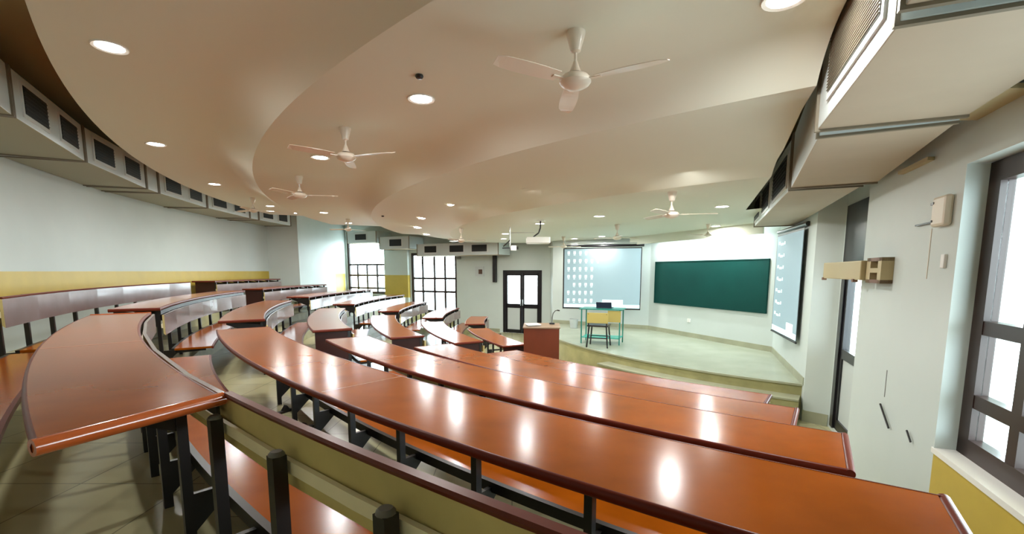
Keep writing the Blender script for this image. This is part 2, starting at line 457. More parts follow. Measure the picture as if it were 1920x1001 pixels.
# tube lights
proto = None
for i in range(3):
    t = .18+.3*i
    pt = Vector((5.18, 8.91)).lerp(Vector((3.77, 12.45)), t)+Vector((-.93, -.37))*.25
    if proto is None:
        e = thing('tube_light', 'tube light behind the pelmet at the right end of the chalkboard', 'light', (pt.x, pt.y, 2.955), math.atan2(3.54, -1.41), 'tube lights washing the board wall')
        m_ = MB(); m_.box(-.45, .45, -.03, .03, 0, .045, 'white'); m_.build('batten', e)
        m_ = MB(); m_.tube((-.43, 0, -.02), (.43, 0, -.02), .014, 'tube'); m_.build('tube', e)
        proto = e
    else:
        e = copy_tree(proto); e.location = (pt.x, pt.y, 2.955)
        e['label'] = ['', 'tube light behind the pelmet above the middle of the chalkboard', 'tube light behind the pelmet over the left end of the chalkboard'][i]

# ------------------------------------------------------------------ desks
def post_mesh(h, brk, seat_h, seat_side=True):
    mb = MB(); mb.box(-.019, .019, -.019, .019, 0, h, 'black'); return mb
POST = {}
def place(o, R, a, z):
    x, y = P2(R, a); o.location = (x, y, z); o.rotation_euler.z = math.radians(a)+PI   # local +x points away from the stage
    # (local x axis = outward radial direction)
def desk_row(key, a0, a1, label, cat='desk', group=None, has_desk=True, d0=None, d1=None, has_seat=True, seams=(), end_near=False, end_far=False, open_back=True, capped=False, ptop=None, ph=.22, b0=None, b1=None, pitch=.65, posts=None, anchors=False, gap_shade=True, endm='edge', name='lecture_desk', topz=None, skew=0):
    R = RO[key]; Ri = R-WDS.get(key, WD); sk = (Ri, skew); zf = ZT[key]; zt = (topz or zf+.75)
    zl = ZT[ORDER[max(0, ORDER.index(key)-1)]]
    am = (a0+a1)/2
    root = thing(name, label, cat, (*P2(Ri, am), zf), 0, group, world=True)
    ns = max(8, int((a1-a0)*1.2))
    if has_desk:
        d0 = a0 if d0 is None else d0; d1 = a1 if d1 is None else d1
        nd = max(8, int((d1-d0)*1.6))
        mb = MB(); mb.sweep([(Ri+.012, zt-.028), (R-.006, zt-.028), (R-.006, zt), (Ri+.012, zt)], d0+.06, d1-.06, nd, 'wood', sk=sk)
        mb.build('desktop', root, smooth=30)
        ed = MB()
        def nose(rc, s_):
            pr_ = [(rc, zt-.036), (rc+s_*.007, zt-.034), (rc+s_*.012, zt-.026), (rc+s_*.013, zt-.014), (rc+s_*.010, zt-.004), (rc+s_*.004, zt+.001), (rc-s_*.002, zt+.001), (rc-s_*.002, zt-.036)]
            ed.sweep(pr_ if s_ > 0 else pr_[::-1], d0, d1, nd, 'edge', sk=sk)
        nose(R-.006, 1); nose(Ri+.012, -1)
        for aa, s_ in ((d0, -1), (d1, 1)):
            ps = [P3(Ri-.004, aa, zt-.017), P3(R+.004, aa+(skew*(R-Ri) if s_ > 0 else 0), zt-.017)]
            ecx = MB(); ecx.tube(ps[0], ps[1], .023 if endm == 'orange' else .019, endm, 14); ecx.build('end_moulding', root, smooth=50)
        ed.build('edging', root, smooth=40)
        if seams:
            sm = MB()
            for sa in seams:
                p = Vector(P3(Ri+.01, sa, zt+.0016)); q = Vector(P3(R-.015, sa, zt+.0016)); d = (q-p).normalized(); w = Vector((-d.y, d.x, 0))*.003
                sm.quad([p-w, q-w, q+w, p+w], 'seam')
            sm.build('joint_strip', root)
        # black strip filling the gap under the desktop, standing in for its shade
        if gap_shade:
         rl = MB(); rl.sweep([(Ri+.0, zt-.083), (Ri+.012, zt-.083), (Ri+.012, zt-.038), (Ri+.0, zt-.038)], d0+.1, d1-.1, nd, 'black')
         rl.build('gap_shade_strip', root)
    # posts
    pr_ = Ri+.032
    nP = max(2, int(round(math.radians(a1-a0)*Ri/pitch))+1)
    PA = posts or [a0+.25+(a1-a0-.5)*i/(nP-1) for i in range(nP)]
    top = zt-.03 if has_desk else zt-.012
    first = None
    for aa in PA:
        h = top-zf
        covered = has_desk and d0 <= aa <= d1
        hh = h if covered or not has_desk else zt-.075-zf
        kx = (round(hh, 3), zl)
        if kx not in POST:
            mb = MB(); mb.box(-.019, .019, -.019, .019, 0, hh, 'black')
            me_o = mb.build('post')
            if not has_desk or not covered:
                mb2 = MB(); mb2.lathe([(0, .012), (.015, .012), (.021, .006), (.022, 0), (0, 0)], 'cap', 12, (0, 0, hh)); cap_o = mb2.build('post_cap', None, smooth=40)
            else: cap_o = None
            parts = []
            sz = zl+.43-zf
            def wedge(mb_, P_, yw):
                k = len(mb_.v)
                for yy in (-yw, yw): mb_.v += [(x_, yy, z_) for x_, z_ in P_]
                n_ = len(P_)
                mb_.f.append(tuple(k+t for t in range(n_))); mb_.f.append(tuple(k+n_+t for t in range(n_))[::-1])
                for t in range(n_): mb_.f.append((k+t, k+n_+t, k+n_+(t+1) % n_, k+(t+1) % n_))
                mb_.mi += [mb_.mid('black')]*(n_+2)
            if has_seat:
                mb3 = MB(); wedge(mb3, [(-.019, sz-.17), (-.019, sz-.002), (-.44, sz-.002), (-.44, sz-.028), (-.15, sz-.04)], .012); parts.append(mb3.build('seat_bracket'))
            if covered:
                mb3 = MB(); wedge(mb3, [(.019, hh-.20), (.019, hh-.045), (.36, hh-.002), (.40, hh-.002), (.40, hh-.03)], .010); parts.append(mb3.build('top_bracket'))
            br_o = parts
            for o_ in [me_o, cap_o]+br_o:
                if o_: COL.objects.unlink(o_)
            POST[kx] = (me_o, cap_o, br_o)
        me_o, cap_o, br_o = POST[kx]
        x, y = P2(pr_, aa)
        loc = Vector((x, y, zf))-root.location
        rot = math.atan2(-math.sin(math.radians(aa)), -math.cos(math.radians(aa)))
        c = me_o.copy(); COL.objects.link(c); c.parent = root; c.location = loc; c.rotation_euler.z = rot
        for b_ in br_o:
            c2 = b_.copy(); COL.objects.link(c2); c2.parent = c; c2.location = (0, 0, 0)
        if cap_o:
            c3 = cap_o.copy(); COL.objects.link(c3); c3.parent = c; c3.location = (0, 0, 0)
    if anchors:
        fa = MB(); wedge_pts = [(-.12, 0), (.13, 0), (.10, .02), (.02, .022), (-.02, .07), (-.05, .03), (-.12, .02)]
        k = 0
        for yy in (-.02, .02): fa.v += [(x_, yy, z_) for x_, z_ in wedge_pts]
        n_ = len(wedge_pts); fa.f.append(tuple(range(n_))); fa.f.append(tuple(n_+t for t in range(n_))[::-1])
        for t in range(n_): fa.f.append((t, n_+t, n_+(t+1) % n_, (t+1) % n_))
        fa.mi += [fa.mid('black')]*(n_+2)
        f0 = None
        for u, v in zip(PA[:-1], PA[1:]):
            aa = (u+v)/2
            if f0 is None: f0 = fa.build('floor_anchor'); f0.parent = root; c = f0
            else: c = f0.copy(); COL.objects.link(c)
            x, y = P2(pr_+.02, aa); c.location = Vector((x, y, zf))-root.location
            c.rotation_euler.z = math.atan2(-math.sin(math.radians(aa)), -math.cos(math.radians(aa)))+.5
    b0 = a0 if b0 is None else b0; b1 = a1 if b1 is None else b1
    # backrest, facetted flat boards
    nb = max(3, int(round(math.radians(b1-b0)*Ri/.86)))
    tb = ptop if ptop is not None else zt-.085
    bk = MB()
    rb = Ri-.012
    bk.sweep([(rb-.020, tb-ph-.02), (rb+.0, tb-ph), (rb+.0, tb), (rb-.020, tb)], b0, b1, nb, 'ply', pm=['lam', 'ply', 'lam', 'lam'])
    bk.build('backrest', root)
    bt = MB(); bt.sweep([(rb+.001, tb-ph*.70), (rb+.016, tb-ph*.70), (rb+.016, tb-ph*.48), (rb+.001, tb-ph*.48)], b0, b1, nb*2, 'batten'); bt.build('batten', root)
    if not has_desk or capped:
        rlb = MB(); c0_ = a0 if not has_desk else (d1 if d1 < a1-.5 else a0)
        rlb.sweep([(rb-.022, zt-.014), (rb+.004, zt-.014), (rb+.008, zt-.004), (rb+.004, zt+.004), (rb-.020, zt+.004), (rb-.026, zt-.004)], c0_, a1, nb*3, 'edge'); rlb.build('cap_rail', root, smooth=40)
    if has_seat:
        se = MB(); s0, s1 = Ri-.47, Ri-.10; zs = zl+.43
        se.sweep([(s0, zs), (s1, zs), (s1, zs+.024), (s0, zs+.024)], a0, a1, ns, 'wood'); se.build('seat', root, smooth=30)
        sf = MB(); sf.sweep([(s1+.0, zs-.03), (s1+.03, zs-.03), (s1+.03, zs+.026), (s1+.0, zs+.026)], a0, a1, ns, 'black')
        sf.sweep([(s0-.02, zs-.006), (s0, zs-.006), (s0, zs+.026), (s0-.02, zs+.022)], a0, a1, ns, 'edge'); sf.build('seat_rail', root)
    def panel(aa):
        p = Vector(P3(Ri+.01, aa, 0)); q = Vector(P3(R-.03, aa, 0)); d = (q-p).normalized(); w = Vector((-d.y, d.x, 0))*.012
        ep = MB(); k = len(ep.v)
        for zz in (zf, zt-.03):
            for c in (p-w, q-w, q+w, p+w): ep.v.append((c.x, c.y, zz))
        for f_ in ((0,3,2,1),(4,5,6,7),(0,1,5,4),(1,2,6,5),(2,3,7,6),(3,0,4,7)): ep.f.append(tuple(k+t for t in f_)); ep.mi.append(ep.mid('dark_panel'))
        ep.build('end_panel', root)
    if end_near: panel(a1-.25)
    if end_far: panel(a0+.25)
    return root

# right-hand block (nearest the camera)
desk_row('E', 33.0, 57.5, 'curved desk at lower left, bright rounded end, bare bench back running along the bottom edge', d0=33.0, d1=49.05, skew=1.2, endm='orange', seams=(42.3,), posts=[49.15+1.87*k for k in range(-8, 5)], capped=True, ptop=1.662, ph=.17)
desk_row('A', 33.9, 57.0, 'longest foreground desk with open black legs and a pale joint across its top', seams=(47.2,), posts=[36.3, 39.1, 41.8, 44.6, 47.2, 49.9, 52.6, 55.3], anchors=True)
desk_row('B', 34.2, 56.3, 'curved desk directly in front of the longest foreground desk', seams=(41,))
desk_row('C', 34.6, 55.2, 'third curved desk down towards the stage in the foreground block')
desk_row('D', 35.0, 53.8, 'lowest desk of the foreground block, nearest the stage steps')
desk_row('F', 34.0, 47.5, 'rear bench behind the desk at lower left, cut off by the left edge', cat='bench', has_desk=False, name='lecture_bench', topz=1.87, ptop=1.855, ph=.24)
# middle block
desk_row('F', 11.0, 33.2, 'long bench by the back wall, flat backrest boards on black posts, no desk top', cat='bench', has_desk=False, name='lecture_bench', topz=1.87, ptop=1.855, ph=.24)
MG = 'curved desks of the middle block'
desk_row('E', 11.0, 30.2, 'uppermost desk of the middle block, tapered aisle end, white shine on its backrest', group=MG)
desk_row('A', 12.8, 29.8, 'second desk from the top in the middle block', group=MG)
desk_row('B', 12.8, 30.0, 'third desk from the top in the middle block, pale grey rounded end at the aisle', group=MG, end_near=True)
desk_row('C', 12.5, 29.8, 'fourth desk from the top in the middle block, its top washed out by window glare', group=MG, end_near=True)
desk_row('D', 12.0, 29.2, 'fifth desk from the top in the middle block, long white glare streak on its top', group=MG, end_near=True)
desk_row('Z', 12.0, 27.3, 'front desk of the middle block on the lowest floor, ending beside the lectern', group=MG, has_seat=False, end_near=True)
# far block
FG = 'curved desks of the far block by the windows'
rnk = ['topmost desk of the far block, below the yellow strip of the back wall', 'second desk from the top of the far block, dark board closing its aisle end', 'third desk from the top of the far block, in front of the tall bright window',
       'fourth desk from the top of the far block, in front of the yellow pier', 'fifth desk from the top of the far block, below the window nearest the door', 'sixth desk from the top of the far block, second from the front', 'front desk of the far block, tall backrest end rising near the far door']
far = [('F', 6.8, -4.6), ('E', 6.8, -7.5), ('A', 7.0, -11.5), ('B', 7.2, -12.5), ('C', 7.2, -9.5), ('D', 7.0, -9.5), ('Z', 6.5, -5)]
for (k, a1_, a0_), lb in zip(far, rnk):
    desk_row(k, a0_, a1_, lb, group=FG, gap_shade=False, pitch=.5, end_near=(k in 'FE'), has_seat=(k != 'Z'), topz=1.87 if k == 'F' else None)

# ------------------------------------------------------------------ ducts
def grille(parent, T, x0, x1, z0, z1, y, m='grille'):
    g = MB(); g.box(x0-.035, x1+.035, y-.012, y+.0, z0-.035, z1+.035, 'gframe', T)
    o = g.build('grille', parent)
    s_ = MB(); s_.box(x0, x1, y-.016, y-.0121, z0, z1, m, T)
    nsl = 26 if m == 'greygr' else 7
    for i in range(nsl):
        zz = z0+(z1-z0)*(i+.5)/nsl; s_.box(x0, x1, y-.022, y-.016, zz-(.0015 if m == 'greygr' else .003), zz+(.0015 if m == 'greygr' else .003), 'flange' if m == 'greygr' else 'black', T)
    s_.build('louvre', o)
def duct(label, p, q, depth, z0, z1, grilles, group, closed=True, gm='grille', back=None, slope=0, bm='ductb'):
    """box duct; p->q front edge seen from the hall, local y points to the wall"""
    p = Vector(p); q = Vector(q); L = (q-p).length; d = (q-p)/L; n_ = Vector((-d.y, d.x))
    T = fmat(p, d, n_); T[2][0] = slope
    e = thing('air_duct', label, 'duct', (0, 0, 0), 0, group)
    b = MB(); b.box(.006, L-.006, 0, depth, z0, z1, 'duct', T)
    for i in range(len(b.f)-6, len(b.f)): pass
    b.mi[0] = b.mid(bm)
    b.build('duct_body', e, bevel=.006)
    for x in (.006, L-.030):
        fl_ = MB(); fl_.box(x, x+.024, -.016, depth, z0-.014, z0, 'flange', T); fl_.build('flange', e)
        fl_ = MB(); fl_.box(x, x+.024, -.016, 0, z0, z1, 'flange', T); fl_.build('flange', e)
    for (u0, u1, v0, v1) in grilles: grille(e, T, u0, u1, v0, v1, 0, gm)
    return e
BG = 'boxed air ducts along the curved back wall'
# back wall chain on a 15.65 m radius
chain = [(-6.15, -.1, 2, 'on the curved back wall, farthest from the camera'), (-.1, 1.5, 0, 'blank narrow link between the farthest and second farthest duct boxes of the back wall'), (1.5, 8.7, 2, 'on the curved back wall, second farthest from the camera'),
         (8.7, 16.0, 2, 'on the curved back wall, third farthest from the camera'), (16.0, 17.7, 0, 'blank narrow link in the middle of the back wall duct run'), (17.7, 25.3, 2, 'on the back wall, second from the left edge'),
         (25.3, 32.5, 2, 'on the back wall, largest, near the left edge'), (32.5, 33.9, 0, 'blank duct link cut by the left edge of the picture')]
for (a0, a1_, ng, lb) in chain:
    p = P2(15.65, a1_); q = P2(15.65, a0); L = (Vector(q)-Vector(p)).length
    # local y must point away from the hall centre
    gr = [(L*.13, L*.41, 3.59, 3.85), (L*.60, L*.87, 3.59, 3.85)] if ng else []
    text = ('white duct box with two grilles '+lb) if ng else lb
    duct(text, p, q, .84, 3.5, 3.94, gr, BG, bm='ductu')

RD_ = lambda y, n0: Vector(((n0+.379*y)/.925, y))
GR = 'large duct boxes along the right wall'
def rduct(label, y0, y1, nf, nb, z0, z1, grs, gm, slope=0):
    # seen from the hall: far end first so that local y points to the wall
    n0, n1 = nf if isinstance(nf, tuple) else (nf, nf)
    p = RD_(y1, n1); q = RD_(y0, n0); nf = (n0+n1)/2
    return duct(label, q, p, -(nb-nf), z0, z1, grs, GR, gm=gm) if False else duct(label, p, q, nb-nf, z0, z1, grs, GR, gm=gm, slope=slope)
rduct('large duct box overhead at the top right corner of the picture', .35, 1.75, .63, 1.34, 3.035, 3.75, [(.25, 1.2, 3.14, 3.60)], 'greygr')
rduct('large duct box with one grey framed grille above the right wall', 1.78, 2.96, .64, 1.36, 2.975, 3.62, [(.28, 1.08, 3.10, 3.52)], 'greygr', .03)
rduct('pink lit lower duct box stepping down towards the right screen, no grille', 3.0, 4.55, (.665, .79), 1.40, 2.905, 3.42, [], 'grille', .03)
rduct('duct box with three dark grilles ending above the right screen', 4.57, 7.8, (.79, .83), 1.40, 2.85, 3.36, [(.12, .75, 2.93, 3.24), (1.12, 1.85, 2.93, 3.24), (2.25, 3.25, 2.93, 3.24)], 'grille', .014)
GF = 'duct boxes above the far windows'
dWs = -dW
def fduct(label, x0, x1, z0, z1, grs, o0=12.95, dep=.8):
    p = Vector((x0, (o0-.449*x0)/.893)); q = Vector((x1, (o0-.449*x1)/.893))
    return duct(label, q, p, -dep, z0, z1, grs, GF) if False else duct(label, p, q, dep, z0, z1, grs, GF)
fduct('long three-grille duct box left of the far double door', -3.36, -.42, 2.63, 3.04, [(.35, .85, 2.74, 2.96), (1.4, 1.95, 2.74, 2.96), (2.28, 2.85, 2.74, 2.96)])
fduct('duct box with one black grille above the yellow pier', -4.9, -3.64, 2.90, 3.34, [(.5, 1.05, 3.0, 3.24)])
fduct('duct box with one black grille above the farthest window', -6.35, -5.0, 3.16, 3.58, [(.45, 1.0, 3.27, 3.48)])
# bracket blades between right ducts and wall
for i, (y, z, lb) in enumerate(((2.60, 3.02, 'thin shelf bracket between the large duct and the right wall'), (3.55, 2.90, 'shorter shelf bracket below the duct on the right wall'))):
    b = MB(); p = RD_(y, 1.47 if y > 3 else 1.39); q = RD_(y, 1.5); T = fmat(p, (q-p).normalized(), Vector((.379, .925)))
    b.box(-.02, (q-p).length, -.26, .26, z-.02, z+.004, 'beigebox', T); o = b.build('duct_bracket'); tag(o, lb, 'bracket')

# ------------------------------------------------------------------ ceiling lights
def light_proto():
    e = thing('ceiling_light', 'x', 'light', (0, 0, 0))
    m_ = MB(); m_.lathe([(.078, -.002), (.100, -.008), (.104, -.003), (.104, .0), (.078, .0)], 'rim', 28); m_.build('light_rim', e, smooth=40)
    m_ = MB(); m_.lathe([(0, -.005), (.08, -.003)], 'lamp', 28); m_.build('diffuser', e)
    return e
LP = light_proto(); first = True
LG = 'round recessed ceiling lights'
lights = [
 (-2.71, 3.26, 3.605, 'biggest and nearest light, at upper left'), (-4.24, 5.62, 3.605, 'second light of the left file along the curved ceiling rim'), (-5.17, 8.12, 3.605, 'third light of the left file along the curved ceiling rim'),
 (-5.62, 10.79, 3.605, 'fourth light of the left file, by the last duct grilles'), (-5.60, 12.1, 3.605, 'last light of the left file, over the far rows'),
 (1.31, 2.35, 3.405, 'light cut by the top edge, right of the nearest fan'), (-.69, 3.63, 3.405, 'bright light left of the nearest fan, below a black detector'), (-2.21, 5.42, 3.405, 'light beside the second fan'),
 (-4.22, 10.4, 3.405, 'small light over the far rows left of the ceiling step'), (-4.45, 12.6, 3.405, 'tiny light above the farthest window'),
 (1.68, 4.60, 3.11, 'bright light left of the dark corner patch by the right duct'), (.21, 5.83, 3.12, 'light in the centre of the third ceiling wave'), (-.92, 7.24, 3.125, 'light between the ceiling step and the centre'),
 (-1.73, 9.0, 3.12, 'light just right of the black sensor'), (-2.20, 10.8, 3.11, 'smaller light behind the one by the black sensor'), (-2.37, 12.8, 3.11, 'tiny light above the window nearest the door'),
 (2.95, 6.52, 3.005, 'light to the right of the third fan'), (1.44, 7.65, 3.005, 'light over the middle of the stage front'), (4.1, 9.30, 3.005, 'light over the chalkboard'),
 (-.16, 11.2, 3.005, 'light left of the projector'), (-.23, 12.9, 3.005, 'light behind the projector, low beside the wall duct'), (2.35, 12.05, 3.005, 'light above the right half of the left screen'),
 (1.75, 12.9, 3.005, 'tiny light above the middle of the left screen'), (.53, 8.83, 3.005, 'light above the projector')]
W_NEAR, W_FAR = 19, 19
for i, (x, y, z, lb) in enumerate(lights):
    e = LP if first else copy_tree(LP); first = False
    e.location = (x, y, z-.001); e['label'] = 'round ceiling light, '+lb; e['group'] = LG
    ld = bpy.data.lights.new('downlight', 'AREA'); ld.shape = 'DISK'; ld.size = .15; ld.energy = W_NEAR; ld.color = (1, .985, .94)
    lo = bpy.data.objects.new('downlight', ld); COL.objects.link(lo); lo.location = (x, y, z-.02)
# wash light above the board
p_ = Vector((5.18, 8.91))+Vector((-.93, -.37))*.28; q_ = Vector((3.77, 12.45))+Vector((-.93, -.37))*.28
c_ = (p_+q_)/2
ld = bpy.data.lights.new('board_wash', 'AREA'); ld.shape = 'RECTANGLE'; ld.size = 3.3; ld.size_y = .06; ld.energy = 45; ld.color = (.88, .97, 1)
lo = bpy.data.objects.new('board_wash', ld); COL.objects.link(lo); lo.location = (c_.x, c_.y, 2.92); lo.rotation_euler = (math.radians(14), 0, math.atan2(q_.y-p_.y, q_.x-p_.x))

# ------------------------------------------------------------------ fans
def fan_proto():
    e = thing('ceiling_fan', 'x', 'fan', (0, 0, 0))
    m_ = MB(); m_.lathe([(0, 0), (.052, 0), (.052, -.012), (.047, -.03), (.028, -.10), (.016, -.108), (0, -.108)], 'fan', 28); m_.build('canopy', e, smooth=40)
    m_ = MB(); m_.tube((0, 0, -.10), (0, 0, -.17), .008, 'fan'); m_.build('downrod', e)
    m_ = MB(); m_.lathe([(0, -.145), (.010, -.15), (.022, -.18), (.036, -.212), (0, -.212)], 'fan', 28); m_.build('lower_canopy', e, smooth=40)
    m_ = MB(); m_.lathe([(0, -.212), (.034, -.214), (.044, -.222), (.070, -.228), (.086, -.245), (.088, -.262), (.076, -.278), (.050, -.292), (.022, -.300), (0, -.302)], 'fan', 32, pm=['fan', 'fanb', 'fan', 'fan', 'fan', 'fan', 'fan', 'fan', 'fan']); m_.build('motor', e, smooth=40)
    for k in range(3):
        b = MB(); b.box(.075, .15, -.012, .012, -.258, -.253, 'fan')
        n_ = 8
        for i in range(n_):
            r0 = .12+.38*i/n_; r1 = .12+.38*(i+1)/n_
            w0 = .040+.012*math.sin(i/n_*PI); w1 = .040+.012*math.sin((i+1)/n_*PI)
            if i == n_-1: w1 *= .7
            k0 = len(b.v)
            for r, w in ((r0, w0), (r1, w1)):
                b.v += [(r, -w, -.262), (r, w, -.244), (r, w, -.241), (r, -w, -.259)]
            for f_ in ((0,3,2,1),(4,5,6,7),(0,1,5,4),(1,2,6,5),(2,3,7,6),(3,0,4,7)): b.f.append(tuple(k0+t for t in f_)); b.mi.append(b.mid('fan'))
        o = b.build('blade', e); o.rotation_euler.z = 2*PI*k/3
    return e
FP = fan_proto(); first = True
for (x, y, z, rz, sc, lb) in ((.35, 2.66, 3.405, 1.571, 1, 'nearest ivory ceiling fan, large, upper centre right'), (-1.53, 4.34, 3.405, -.30, 1, 'second ivory ceiling fan, beside a light at upper left of centre'),
    (-2.94, 6.46, 3.405, .2, 1, 'ceiling fan low over the far end of the second ceiling wave'), (-5.35, 9.6, 3.605, .6, 1, 'ceiling fan in front of the last duct grilles'), (-4.15, 11.7, 3.405, .9, 1, 'ceiling fan above the farthest window'),
    (1.84, 5.35, 3.005, 1.9, 1, 'brownish ceiling fan over the stage front, left of the right duct'), (2.06, 9.03, 3.005, .4, 1, 'small ceiling fan above the left screen'), (3.80, 8.95, 3.005, 1.0, .8, 'small ceiling fan in front of the chalkboard light'),
    (1.37, 12.2, 3.005, .3, 1, 'ceiling fan at the left end of the left screen'), (-1.08, 9.81, 3.005, .1, 1, 'ceiling fan above the far wall duct'), (-4.48, 5.30, 4.40, .5, 1.0, 'ceiling fan hanging in the dark gap beyond the rim, over the left ducts')):
    e = FP if first else copy_tree(FP); first = False
    e.location = (x, y, z); e.rotation_euler.z = rz; e['label'] = lb; e['group'] = 'ceiling fans'
    if sc != 1: e.scale = (sc, sc, sc)
# sensors
for (x, y, z, lb) in ((-.62, 3.21, 3.405, 'small black detector above the bright light near the top'), (-2.58, 9.25, 3.20, 'black round sensor just right of the ceiling step')):
    b = MB(); b.lathe([(0, 0), (.025, 0), (.028, -.01), (.02, -.022), (0, -.025)], 'black', 20, (x, y, z)); o = b.build('smoke_detector', None, smooth=40); tag(o, lb, 'detector')

# ------------------------------------------------------------------ chalkboard, screens
e = thing('chalkboard', 'wide dark green chalkboard on the white stage wall', 'board')
bp, bq = Vector((5.11, 9.085)), Vector((3.865, 12.21)); d = (bq-bp).normalized(); n_ = Vector((-d.y, d.x))
T = fmat(bp, d, n_); L = (bq-bp).length
b = MB(); b.box(0, L, .0, .03, 1.28, 2.33, 'board', T); b.build('writing_surface', e)
b = MB()
for (x0, x1, z0, z1) in ((-.02, L+.02, 1.255, 1.28), (-.02, L+.02, 2.33, 2.35), (-.02, 0, 1.28, 2.33), (L, L+.02, 1.28, 2.33)): b.box(x0, x1, 0, .04, z0, z1, 'board', T)
b.build('board_frame', e)

def proj_screen(label, p, q, z0, z1, icons, flip, colw):
    """p = left lower corner in plan seen from the hall, q = right"""
    p = Vector(p); q = Vector(q); L = (q-p).length; d = (q-p)/L; n_ = Vector((d.y, -d.x))   # towards the hall
    T = fmat(p, d, n_)
    e = thing('projection_screen', label, 'screen')
    b = MB(); b.box(0, L, -.004, 0, z0, z1, 'black', T); b.build('screen_sheet', e)
    b = MB(); b.tube(T @ Vector((-.05, -.03, z1+.05)), T @ Vector((L+.05, -.03, z1+.05)), .035, 'doorf', 14); b.build('roller_case', e, smooth=40)
    b = MB(); b.tube(T @ Vector((0, 0, z0-.01)), T @ Vector((L, 0, z0-.01)), .014, 'black'); b.build('bottom_bar', e, smooth=40)
    mg = .035
    b = MB(); b.box(mg, L-mg*.6, .001, .003, z0+.02, z1-.03, 'screen', T)
    b.box(mg, L-mg*.6, .003, .0035, z0+.02, z0+.11, 'taskbar', T)
    b.box(L*colw[0], L*colw[1], .0036, .004, z0+.10, z0+.24, 'icon', T)
    k = b
    for (u, v, w, h) in icons:
        k.box(mg+u-w/2, mg+u+w/2, .0036, .0042, v-h/2, v+h/2, 'icon', T)
    b.build('projected_picture', e)
    return e
H = 2.72-1.10
ic = []
for r in range(7):
    nc = 6 if r < 2 else 5
    for c in range(nc):
        if (r, c) == (4, 0): continue
        u = .12+c*.158; v = 2.62-.02-r*.215
        ic.append((u, v, .062, .075)); ic.append((u, v-.066, .05, .012))
s1p = (1.41, 12.62); s1q = (3.42, 12.06)
proj_screen('left projection screen showing a computer desktop with rows of white icons', s1p, s1q, 1.09, 2.73, ic, False, (.52, .78))
ic2 = []
for r in range(7):
    v = 2.60-.02-r*.2
    ic2.append((.16+.02*(r % 2), v, .09, .05)); ic2.append((.34, v-.025, .16, .035)); ic2.append((.50, v-.01, .05, .05))
proj_screen('right projection screen seen at a steep angle, with a column of blurred white icons', (4.70, 8.15), (4.22, 6.66), 1.05, 2.73, ic2, False, (.62, .86))
# hanging bar above left screen
b = MB(); p = Vector(s1p); q = Vector(s1q)
b.tube((p.x-.1, p.y, 2.84), (q.x+.05, q.y, 2.84), .015, 'alu')
for c in (p+(q-p)*.02, p+(q-p)*.96): b.tube((c.x, c.y, 2.86), (c.x, c.y, 3.005), .012, 'alu')
tag(b.build('hanging_bar'), 'thin metal bar from which the left screen hangs', 'bar')

# ------------------------------------------------------------------ stage furniture
tc = Vector((2.03, 10.12)); rz = math.radians(-22)
e = thing('stage_table', 'slim green steel table with a glass shelf standing on the stage', 'table', (tc.x, tc.y, .5), rz)
for (x, y) in ((-.42, -.24), (.42, -.24), (-.42, .24), (.42, .24)):
    b = MB(); b.box(x-.012, x+.012, y-.012, y+.012, 0, .76, 'teal'); b.build('leg', e)
b = MB(); b.box(-.47, .47, -.29, .29, .76, .782, 'teal'); b.build('table_top', e)
b = MB(); b.box(-.42, .42, -.24, .24, .13, .145, 'tglass'); b.build('lower_shelf', e)
b = MB(); b.box(.16, .44, -.262, -.250, .50, .75, 'chairw'); b.build('apron_panel', e)
cc = Vector((1.86, 9.62))
e = thing('stage_chair', 'chair with black splayed legs and a light wooden back in front of the stage table', 'chair', (cc.x, cc.y, .5), math.radians(-20))
for (x, y) in ((-.19, -.19), (.19, -.19), (-.19, .19), (.19, .19)):
    b = MB(); b.tube((x*1.15, y*1.15, 0), (x*.95, y*.95, .44), .016, 'black'); b.build('leg', e)
b = MB(); b.tube((-.2, -.2, .2), (.2, -.2, .2), .010, 'black'); b.tube((-.2, .2, .2), (.2, .2, .2), .010, 'black'); b.tube((-.2, -.2, .22), (-.2, .2, .22), .010, 'black'); b.tube((.2, -.2, .22), (.2, .2, .22), .010, 'black'); b.build('stretcher', e)
b = MB(); b.box(-.22, .22, -.21, .21, .44, .475, 'black'); b.build('seat', e, bevel=.01)
b = MB(); b.box(-.22, .22, -.235, -.215, .52, .74, 'chairw'); b.build('backrest', e, bevel=.008)
for x in (-.19, .19):
    b = MB(); b.tube((x, -.205, .44), (x, -.225, .72), .012, 'black'); b.build('back_post', e)
lp = tc+Vector((.02, .02))
e = thing('laptop', 'dark laptop open on the green stage table', 'laptop', (lp.x+.03, lp.y, 1.283), rz)
b = MB(); b.box(-.17, .17, -.11, .12, 0, .018, 'screenk'); b.build('keyboard_base', e, bevel=.003)
b = MB(); T = Matrix.Rotation(math.radians(14), 4, 'X'); b.box(-.17, .17, -.008, .004, .0, .125, 'screenk', Matrix.Translation((0, -.10, .015)) @ T); b.build('lid', e)
b = MB(); b.lathe([(0, 0), (.10, 0), (.125, .26), (.115, .26), (.092, .015), (0, .015)], 'frost', 20, (1.75, 12.75, .5)); tag(b.build('waste_bin', None, smooth=40), 'pale waste bin against the stage wall below the left screen', 'bin')

